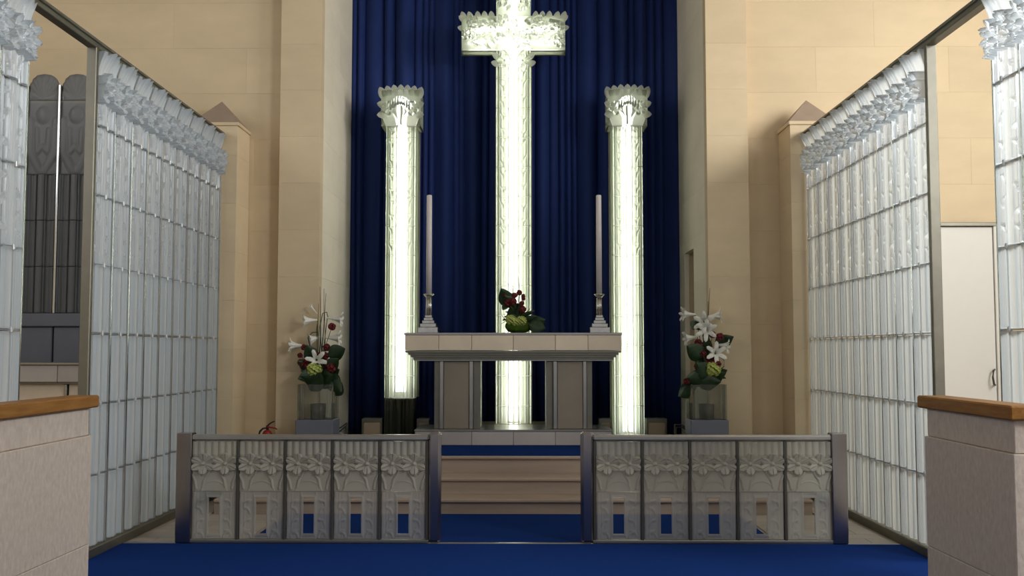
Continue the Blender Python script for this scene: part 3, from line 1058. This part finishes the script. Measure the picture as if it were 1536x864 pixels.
def candlestick(px, side):
    c = at(px, 498, KY)
    x = c.x
    t = thing('candlestick', (x, KY, zt), 'silver stepped candlestick on the %s end of the altar' % side, 'candlestick', 'altar candlesticks')
    z = zt + 0.001
    hz = at(px, 441, KY).z
    tiers = [(0.108, 0.062), (0.086, 0.040), (0.066, 0.034), (0.049, 0.030), (0.038, 0.028)]
    for (r_, h) in tiers:
        MB().bevbox(x - r_, x + r_, KY - r_, KY + r_, z, z + h, 0.004).build('base_tier', 'silver', t)
        z += h
    b = MB()
    for k in range(8):
        a = k * math.pi / 4
        b.tube([(x + .024 * math.cos(a), KY + .024 * math.sin(a), z), (x + .020 * math.cos(a), KY + .020 * math.sin(a), hz - 0.04)], 0.012, 6)
    b.build('shaft', 'silver', t, True)
    MB().lathe([(0.03, 0), (0.04, 0.012), (0.058, 0.03), (0.06, 0.04)], 16, (x, KY, hz - 0.04)).build('drip_cup', 'silver', t, True)
    ztip = at(px, 293, KY).z
    cn = thing('candle', (x, KY, hz), 'tall slender pale candle in the %s altar candlestick' % side, 'candle', 'altar candles')
    wx = MB().lathe([(0.031, 0), (0.031, 0.5), (0.0295, ztip - hz - .006), (0.026, ztip - hz)], 16, (x, KY, hz + .001)).build('wax', 'candle', cn, True)
    MB().tube([(x, KY, ztip), (x + .002, KY, ztip + 0.012)], 0.003, 6).build('wick', 'black', wx)


candlestick(643, 'left')
candlestick(899, 'right')

# ------------------------------------------------------------------ flowers
def trumpet_mesh(length=0.16, r=0.065):
    """lily: tube opening into six recurved petals, along +z"""
    b = MB()
    n = 36
    prof = [(0.009, 0), (0.015, 0.2), (0.022, 0.42), (0.031, 0.64), (0.044, 0.84), (0.060, 0.97), (0.068, 0.94)]
    vs = []
    for j, (rr, z_) in enumerate(prof):
        for k in range(n):
            a = 2 * math.pi * k / n
            lob = abs(math.cos(3 * a)) ** 1.4
            f = 1 + (0.95 * (lob - 0.62)) * max(0, (j - 2) / 4)
            zz_ = z_ * length - (0.02 * (1 - lob) if j >= 4 else 0)
            vs.append((rr / 0.066 * r * f * math.cos(a), rr / 0.066 * r * f * math.sin(a), zz_))
    fs = [(j * n + k, j * n + (k + 1) % n, (j + 1) * n + (k + 1) % n, (j + 1) * n + k) for j in range(len(prof) - 1) for k in range(n)]
    b.add(vs, fs)
    return b.mesh('lily', True)


trumpet = trumpet_mesh()
starlily = trumpet_mesh(0.07, 0.085)


def leaf_mesh(L=0.22, W=0.085, curl=0.06):
    vs, fs = [], []
    n = 10
    for k in range(n + 1):
        a = k / n
        wd = W * math.sin(math.pi * (a * 0.975 + 0.025) ** 0.72) ** 0.9
        for s in (-1, -0.5, 0, 0.5, 1):
            vs.append((s * wd, -0.02 * (1 - abs(s)) - curl * a * a * 1.0 - 0.012 * (abs(s) == 0.5), L * a))
    for k in range(n):
        for q in range(4):
            fs.append((k * 5 + q, k * 5 + q + 1, k * 5 + 6 + q, k * 5 + 5 + q))
    m = len(vs)
    vs += [(x, y + 0.003, z_) for (x, y, z_) in vs]
    fs += [tuple(i + m for i in reversed(f)) for f in fs]
    return MB().add(vs, fs).mesh('leaf', True)


leafm = leaf_mesh()


def ruffled(r, seed, name, n=26, pr=0.45):
    """ball of small cupped petals"""
    rr = random.Random(seed)
    b = MB()
    for k in range(n):
        ph_ = math.acos(1 - 2 * (k + 0.5) / n)
        th = k * 2.39996
        d = Vector((math.sin(ph_) * math.cos(th), math.sin(ph_) * math.sin(th), math.cos(ph_)))
        a = d.orthogonal().normalized()
        a.rotate(Matrix.Rotation(rr.uniform(0, 6.28), 3, d))
        c = d.cross(a)
        p = d * r * rr.uniform(0.75, 1.0)
        w_ = r * pr
        vs = [d * r * 0.15] + [p + (a * math.cos(q * math.pi / 3) + c * math.sin(q * math.pi / 3)) * w_ * rr.uniform(0.75, 1.15) + d * w_ * 0.3 for q in range(6)] + [p]
        b.add(vs, [(0, 1 + (q + 1) % 6, 1 + q) for q in range(6)] + [(7, 1 + q, 1 + (q + 1) % 6) for q in range(6)])
    return b.mesh(name, False)


redm = ruffled(0.035, 1, 'red_flower')
hydm = ruffled(0.075, 2, 'hydrangea', 60, 0.26)


def aim(d, roll=0.0):
    q = Vector(d).to_track_quat('Z', 'Y')
    return (q.to_matrix() @ Matrix.Rotation(roll, 3, 'Z')).to_euler()


def bouquet(t, Y, base_px, lilies, stars, leaves, reds, hyds, twigs, arcs=()):
    rr = random.Random(len(reds))
    root = at(*base_px, Y)

    def stem(p, r_=0.004, mat='stem', nm='stem', bow=0.02):
        mid = (root + p) / 2 + Vector((rr.uniform(-bow, bow), rr.uniform(-bow, bow), 0.02))
        MB().tube([root, mid, p], r_, 6).build(nm, mat, t)
    for (bx, by, mx, my) in lilies:
        y0 = Y + rr.uniform(-.05, .03)
        p0, p1 = at(bx, by, y0), at(mx, my, y0 - rr.uniform(0.0, 0.06))
        L_ = (p1 - p0).length
        new_obj('lily', trumpet, 'lily', t, p0, aim(p1 - p0, rr.uniform(0, 1)), (0.95, 0.95, L_ / 0.155))
        stem(p0, 0.004)
    for (x, y) in stars:
        p = at(x, y, Y - 0.10)
        new_obj('lily', starlily, 'lily', t, p + Vector((0, .03, 0)), aim((rr.uniform(-.3, .3), -1, rr.uniform(-.2, .3)), rr.uniform(0, 1)))
        stem(p + Vector((0, .03, 0)))
    for (x, y, ang, sc) in leaves:
        p = at(x, y, Y - rr.uniform(0.0, 0.12))
        d = Vector((math.sin(ang), -0.25, math.cos(ang)))
        o = new_obj('leaf', leafm, 'leaf', t, p - d.normalized() * 0.10 * sc, aim(d, 0), (sc, sc, sc))
        d.normalize()
        # turn the blade to face the front
        zax = d
        yax = (Vector((rr.uniform(-.3, .3), 1, rr.uniform(-.2, .4))) - zax * Vector((0, 1, 0.1)).dot(zax)).normalized()
        xax = yax.cross(zax).normalized()
        yax = zax.cross(xax)
        o.rotation_euler = Matrix((xax, yax, zax)).transposed().to_euler()
    for k in range(10):
        an = rr.uniform(-1.3, 1.3)
        ln = rr.uniform(0.10, 0.22)
        p1 = root + Vector((math.sin(an) * ln, rr.uniform(-.08, .02), 0.05 + math.cos(an) * ln))
        o = new_obj('leaf', leafm, 'leaf', t, root + Vector((0, -.03, .02)), aim(p1 - root, rr.uniform(-.6, .6)), (0.32, 1, (p1 - root).length / 0.22))
    for q in reds:
        x, y = q[:2]
        sc = q[2] if len(q) > 2 else 1.0
        p = at(x, y, Y - rr.uniform(0.03, 0.14))
        new_obj('red_flower', redm, 'redflower', t, p, (rr.uniform(0, 3), rr.uniform(0, 3), 0), (sc, sc, sc))
        stem(p, 0.003)
    for (x, y, sc) in hyds:
        p = at(x, y, Y - 0.12)
        new_obj('hydrangea', hydm, 'hydra', t, p, (0, 0, 0), (sc, sc, sc * 0.85))
    for pl in twigs:
        P = [at(x, y, Y + 0.02) for (x, y) in pl]
        MB().tube(P, 0.0055, 6, 0.0022).build('twig', 'twig', t)
    for pl in arcs:
        P = [at(x, y, Y - 0.02) for (x, y) in pl]
        MB().tube(P, 0.006, 6, 0.004).build('stalk', 'leaf', t)


PY = 10.02


def pedestal(px0, px1, gx0, gx1, side, xc):
    w0 = 0.375 / 2
    t = thing('flower_pedestal', (xc, PY + 0.17, PLAT), 'square fluted glass vase on grey block, %s of the altar' % side, 'vase', 'glass flower pedestals')
    zb1 = at(470, 630, PY).z
    zg1 = at(470, 577, PY).z
    MB().bevbox(xc - w0 - .02, xc + w0 + .02, PY - .02, PY + 2 * w0 + .02, PLAT + .013, PLAT + .15, 0.006).build('foot_block', 'greyblue', t)
    MB().bevbox(xc - w0, xc + w0, PY, PY + 2 * w0, PLAT + .15, zb1, 0.006).build('block', 'greyblue', t)
    hw = 0.155
    yc = PY + w0
    me = relief('vase_glass', np.linspace(-hw, hw, 49), np.array([0, .01, zg1 - zb1 - .01, zg1 - zb1]), flute_fn(2 * hw), 0.008)
    for k in range(4):
        a = k * math.pi / 2
        new_obj('glass_side', me, 'vaseglass', t, (xc + hw * math.sin(a), yc - hw * math.cos(a), zb1 + .001), (0, 0, a))
    MB().lathe([(0.075, 0), (0.08, 0.15), (0.07, 0.15), (0.066, 0.02)], 20, (xc, yc, zb1 + .002)).build('inner_pot', 'darkmetal', t, True)
    return yc, zg1


yc, zg = pedestal(448, 500, 453, 498, 'left', -1.985)
t = thing('flower_arrangement', (-1.985, yc, zg), 'white lilies and red flowers in the glass vase left of the altar', 'flowers', 'lily arrangements')
bouquet(t, yc, (478, 574),
        [(476, 480, 454, 481), (491, 477, 514, 479), (488, 507, 511, 507), (458, 519, 434, 518), (484, 505, 463, 510)], [(474, 540)],
        [(506, 528, 1.2, 1.0), (486, 566, 1.5, 1.2), (470, 568, -1.0, 1.1), (503, 575, 2.2, 1.1), (508, 583, 0.6, 0.8), (497, 558, 1.2, 1.0), (459, 548, -0.9, 0.8), (466, 530, -0.4, 0.9),
         (480, 562, -0.2, 1.2), (490, 572, 2.0, 1.0), (462, 563, -1.8, 0.9), (500, 545, 0.9, 0.8), (475, 572, 0.6, 1.1)],
        [(498, 490), (456, 521, .8), (450, 533, .7), (452, 544), (461, 542), (490, 521), (488, 534), (476, 533, .8), (491, 547, 1.4), (484, 554, 1.3), (497, 552, 1.2), (504, 578), (462, 549, 1.2)],
        [(471, 555, 1.05)],
        [[(478, 570), (481, 500), (480, 430)], [(480, 570), (486, 490), (486, 433)], [(479, 570), (485, 500), (489, 440)], [(477, 570), (476, 510), (478, 455)], [(482, 570), (488, 520), (487, 475)]],
        [[(483, 535), (480, 490), (484, 470), (490, 468), (492, 476)], [(470, 540), (462, 506), (468, 499), (476, 498)], [(478, 550), (475, 495), (477, 478)]])
# closed bud
bud = at(470, 462, yc)
new_obj('bud', trumpet, 'lily', t, at(476, 471, yc), aim(at(464, 457, yc) - at(476, 471, yc)), (0.3, 0.3, 0.75))

yc, zg = pedestal(1033, 1090, 1040, 1088, 'right', 1.955)
t = thing('flower_arrangement', (1.955, yc, zg), 'white lilies and red flowers in the glass vase right of the altar', 'flowers', 'lily arrangements')
bouquet(t, yc, (1062, 574),
        [(1043, 472, 1022, 471), (1062, 475, 1082, 473), (1046, 505, 1026, 508), (1073, 517, 1094, 520)], [(1057, 482), (1060, 494), (1074, 530)],
        [(1086, 511, 1.0, 0.9), (1042, 527, -1.0, 1.1), (1052, 540, -2.4, 1.0), (1046, 565, -1.4, 1.2), (1028, 586, -2.0, 1.0), (1035, 578, -1.9, 0.9), (1070, 566, 1.2, 1.1), (1078, 560, 1.0, 0.8),
         (1060, 568, -0.3, 1.2), (1055, 555, -0.9, 1.1), (1058, 520, 0.1, 0.9), (1064, 572, 1.5, 1.0), (1040, 488, -2.7, 0.5), (1047, 488, -0.6, 0.5)],
        [(1069, 502, .9), (1047, 514), (1051, 519), (1054, 530), (1062, 541, 1.4), (1071, 540, 1.3), (1076, 546), (1048, 550, 1.2), (1080, 505), (1066, 547, 1.3), (1030, 572, .9)],
        [(1069, 554, 1.1)],
        [[(1060, 570), (1061, 500), (1065, 432)], [(1061, 570), (1062, 480), (1062, 452)], [(1059, 570), (1055, 500), (1056, 470)], [(1072, 560), (1086, 550), (1086, 540), (1078, 535)]],
        [[(1060, 545), (1054, 500), (1048, 478), (1042, 473)], [(1060, 545), (1064, 500), (1062, 476)]])

# altar bouquet in a green glass bowl
BY = 10.92
bc = at(777, 498, BY)
t = thing('green_glass_vase', (bc.x, BY, zt), 'round green glass bowl vase at the middle of the altar', 'vase')
MB().lathe([(0.07, 0), (0.115, 0.02), (0.142, 0.065), (0.135, 0.105), (0.10, 0.135), (0.085, 0.145), (0.078, 0.14), (0.095, 0.13), (0.125, 0.10), (0.13, 0.065), (0.105, 0.03), (0.06, 0.012)],
           28, (bc.x, BY, zt + .001)).build('bowl', 'greenglass', t, True)
t = thing('altar_bouquet', (bc.x, BY, zt + 0.14), 'red flowers and dark leaves in the green bowl on the altar', 'flowers')
bouquet(t, BY, (776, 486), [], [],
        [(759, 446, -0.4, 1.05), (765, 452, -0.7, 0.8), (803, 484, 1.2, 1.1), (806, 490, 1.9, 0.9), (770, 472, -0.2, 0.9), (780, 472, 0.2, 0.9), (757, 461, -2.6, 0.4), (786, 482, 0.9, 0.7), (774, 466, 0.1, .8), (768, 478, -1.0, .7)],
        [(757, 442, .8), (763, 454, 1.1), (770, 452, 1.0), (772, 443, .8), (779, 439, .8), (785, 444, .6), (785, 448, .6), (783, 455, .7), (778, 459, .8), (784, 464, 1.0), (777, 470, .7)],
        [(766, 480, 0.8), (782, 481, 0.75), (774, 483, 0.7)],
        [[(774, 485), (770, 450), (767, 430), (757, 422)], [(776, 485), (777, 450), (775, 420)], [(774, 485), (770, 440), (765, 405)], [(778, 485), (780, 440), (777, 415)], [(780, 485), (788, 470), (795, 463)], [(772, 485), (760, 480), (752, 486)], [(772, 483), (757, 478), (752, 472)]])

# ------------------------------------------------------------------ fire extinguisher
e = at(401, 648, 10.12)
t = thing('fire_extinguisher', (e.x, 10.12, PLAT), 'small red fire extinguisher with black hose by the left pilaster', 'fire extinguisher')
zt_ = e.z + 0.02
MB().lathe([(0.05, 0), (0.055, 0.01), (0.055, zt_ - PLAT - 0.05), (0.04, zt_ - PLAT - 0.015), (0.02, zt_ - PLAT)], 18, (e.x, 10.12, PLAT + .001)).build('cylinder', 'red', t, True)
MB().tube([(e.x, 10.12, zt_ - .005), (e.x, 10.12, zt_ + 0.045)], 0.014, 10).build('valve', 'black', t)
P = lambda x, y: at(x, y, 10.10)
MB().tube([P(400, 640), P(404, 636), P(408, 633.5), P(412, 632)], 0.009, 8, 0.006).build('top_lever', 'black', t)
MB().tube([P(400, 640), P(406, 641), P(412, 642), P(416, 644)], 0.009, 8, 0.007).build('carry_handle', 'red', t)
MB().tube([P(399, 642), P(394, 643), P(390, 647), P(388, 654), P(389, 664)], 0.010, 8).build('hose', 'black', t, True)

# low twig sprays at the foot of the reveals
for (pts_, side) in (([[(504, 646), (510, 642), (517, 637), (520, 634)], [(503, 651), (511, 646), (519, 639)]], 'left'),
                     ([[(1012, 637), (1022, 637), (1030, 642), (1038, 648)], [(1014, 641), (1024, 641), (1032, 647), (1036, 654)]], 'right')):
    P0 = at(*pts_[0][0], 11.1)
    t = thing('curved_rod_stand', (P0.x, 11.1, PLAT), 'thin dark curved metal rods low beside the %s edge of the curtain' % side, 'metal stand', 'curved rod stands')
    for pl in pts_:
        q = [at(x, y, 11.1) for (x, y) in pl]
        MB().tube(q, 0.008, 6).build('rod', 'darkmetal', t)
        for z_ in (q[0], q[-1]):
            MB().tube([z_, (z_.x, z_.y, PLAT + .012)], 0.008, 6).build('upright', 'darkmetal', t)

# ------------------------------------------------------------------ foreground parapets
for sgn, side in ((-1, 'left'), (1, 'right')):
    t = thing('stone_parapet', (sgn * 2.26, 4.9, 0), 'travertine parapet wall with oak coping in the %s foreground' % side, 'parapet', 'foreground parapets')
    xi = sgn * 2.215
    xo = sgn * 2.33
    MB().bevbox(*sorted((xi, xo)), 4.40, 5.36, 0.013, 0.43, 0.004).build('stone_course', 'marble', t)
    MB().bevbox(*sorted((xi, xo)), 4.40, 5.36, 0.4315, 1.003, 0.004).build('stone_course', 'marble', t)
    MB().bevbox(*sorted((xi + sgn * .012, xo - sgn * .012)), 4.412, 5.348, 1.004, 1.150, 0.004).build('stone_course', 'marble', t)
    MB().bevbox(*sorted((xi - sgn * .02, xo + sgn * .02)), 4.375, 5.40, 1.150, 1.215, 0.008).build('wood_coping', 'wood', t)

# ------------------------------------------------------------------ side chapel seen through the left doorway
DY = 9.72
t = thing('angel_reredos', (-4.45, DY, 0), 'dark smoked glass reredos with fan-winged figures seen through the left doorway', 'reredos')
zb_, zm_, zt2 = at(60, 470, DY).z, at(60, 262, DY).z, at(60, 112, DY).z
xp = at(87, 300, DY).x
pw = 0.325


def fan_mesh():
    vs, fs = [], []
    n, m = 40, 6
    for j in range(m + 1):
        r_ = j / m
        for k in range(n + 1):
            a = math.pi * (k / n)
            rid = 0.012 * abs(math.sin(9 * a)) * r_
            ca, sa = math.cos(a), math.sin(a)
            vs.append((-(pw / 2 - .004) * r_ * math.copysign(abs(ca) ** 0.75, ca), -0.03 * (1 - r_ * r_) - rid, 0.26 * r_ * sa ** 0.75))
    for j in range(m):
        for k in range(n):
            a = j * (n + 1) + k
            fs.append((a, a + 1, a + n + 2, a + n + 1))
    q = len(vs)
    vs += [(x, 0.015, z_) for (x, y, z_) in vs]
    fs += [tuple(i + q for i in reversed(f)) for f in fs]
    for k in range(n):
        a = m * (n + 1) + k
        fs.append((a, a + 1, q + a + 1, q + a))
    return MB().add(vs, fs).mesh('wing_fan', True)


fan = fan_mesh()
hb = zt2 - 0.26 - zm_


def angel_fn(X, Z):
    v = Z / hb
    h = 0.01 + 0.03 * np.sqrt(np.clip(1 - (X / (pw * 0.46)) ** 2, 0, 1))
    d = np.hypot(X, (Z - hb * 0.80) * 0.8)
    h = np.maximum(h, 0.13 * np.sqrt(np.clip(1 - (d / 0.075) ** 2, 0, 1)))
    for s in (-1, 1):
        h = np.maximum(h, 0.02 + stroke(X, Z, [(s * 0.13, hb * 0.72), (s * 0.12, hb * 0.3), (s * 0.02, hb * 0.05)], 0.045, 0.05))
        h = np.maximum(h, 0.02 + stroke(X, Z, [(s * 0.06, hb * 0.6), (s * 0.05, hb * 0.30), (0, hb * 0.38)], 0.03, 0.06))
    return h


body = relief('figure_glass', np.linspace(-pw / 2 + .004, pw / 2 - .004, 40), np.linspace(0, hb, 60), lambda X, Z: 0.3 * angel_fn(X, Z))
robe = relief('robe_glass', np.linspace(-pw / 2 + .012, pw / 2 - .012, 61), np.array([0, .01, (zm_ - zb_) / 3 - .016, (zm_ - zb_) / 3 - .006]), flute_fn(pw - .024, None, 1, 1.3))
for k in range(-2, 3):
    xc = xp + pw * (k - 0.5)
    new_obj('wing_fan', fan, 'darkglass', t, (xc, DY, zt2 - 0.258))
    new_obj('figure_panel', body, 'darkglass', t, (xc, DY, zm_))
    for r in range(3):
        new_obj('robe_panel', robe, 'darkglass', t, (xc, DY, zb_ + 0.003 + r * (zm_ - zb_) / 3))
for k in range(-3, 3):
    MB().bevbox(xp + pw * k - .011, xp + pw * k + .011, DY - .035, DY + .02, zb_, at(87, 128, DY).z, 0.004).build('chrome_post', 'chrome', t)
xl, xr = xp - 3 * pw, xp + 2 * pw
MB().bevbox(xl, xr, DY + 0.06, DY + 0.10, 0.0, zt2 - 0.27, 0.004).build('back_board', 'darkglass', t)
zl0 = at(60, 490, DY).z
MB().bevbox(xl, xr, DY - .06, DY + .06, zl0, zb_ - .002, 0.008).build('ledge', 'greyblue', t)
for k in range(-3, 2):
    MB().bevbox(xp + pw * k + .008, xp + pw * (k + 1) - .008, DY - .03, DY + .05, at(60, 545, DY).z - 0.2, zl0 - .002, 0.008).build('base_panel', 'greyblue', t)
MB().box(xl + .02, xr - .02, DY - .02, DY + .05, 0, at(60, 545, DY).z - .21).build('base', 'greyblue', t)
SY = 9.0
s0, s1 = at(60, 573, SY).z, at(60, 544, SY).z
xl2, xr2 = at(-60, 560, SY).x, at(150, 560, SY).x
t = thing('chapel_altar', ((xl2 + xr2) / 2, SY, 0), 'pale stone chapel altar table seen through the left doorway', 'altar')
MB().bevbox(xl2 - .02, xr2 + .02, SY - .02, SY + 0.58, s1 - .02, s1, 0.004).build('top_plate', 'steel', t)
xm = at(86, 560, SY).x
for (q0, q1) in ((xl2, xm), (xm, xr2)):
    MB().bevbox(q0 + .002, q1 - .002, SY, SY + 0.55, s0, s1 - .022, 0.004).build('stone_tile', 'plinth', t)
MB().box(xl2 + .03, xr2 - .03, SY + .03, SY + .5, s0 - .02, s0 - .001).build('lower_band', 'bronze', t)
for (q0, q1, m_) in ((xl2 + .1, at(90, 590, SY).x, 'altar'), (at(97, 590, SY).x, xr2 - .1, 'altar')):
    MB().bevbox(q0, q1, SY + .08, SY + .45, 0.0, s0 - .021, 0.004).build('leg', m_, t)
MB().bevbox(at(91, 590, SY).x, at(95.5, 590, SY).x, SY + .06, SY + .45, 0.0, s0 - .021, 0.004).build('steel_strip', 'steel', t)

# ------------------------------------------------------------------ white door beyond the right screen
dz = at(1450, 341, WALL_Y).z
dx0, dx1 = at(1400, 450, WALL_Y).x - 0.35, at(1489, 450, WALL_Y).x
d = struct(MB().bevbox(dx0, dx1, WALL_Y - 0.035, WALL_Y - 0.004, 0.01, dz, 0.003).build('door_1', 'door'))
MB().bevbox(dx1 + .006, dx1 + .07, WALL_Y - 0.055, WALL_Y - 0.002, 0.0, dz + 0.045, 0.004).bevbox(dx0 - .07, dx0 - .006, WALL_Y - 0.055, WALL_Y - 0.002, 0.0, dz + 0.045, 0.004).build('door_frame', 'door', d)
MB().bevbox(dx0 - .07, dx1 + .07, WALL_Y - 0.065, WALL_Y - 0.002, dz + .006, dz + 0.045, 0.004).build('door_head', 'bronze', d)
h = at(1493, 566, WALL_Y - 0.08)
hl = MB().tube([(h.x + .02, WALL_Y - .03, h.z + .08), (h.x - .02, WALL_Y - .09, h.z + .07), (h.x - .03, WALL_Y - .09, h.z), (h.x - .02, WALL_Y - .09, h.z - .07), (h.x + .02, WALL_Y - .03, h.z - .08)], 0.010, 8)
hl.build('handle', 'darkmetal', d, True)
bpy.context.view_layer.update()
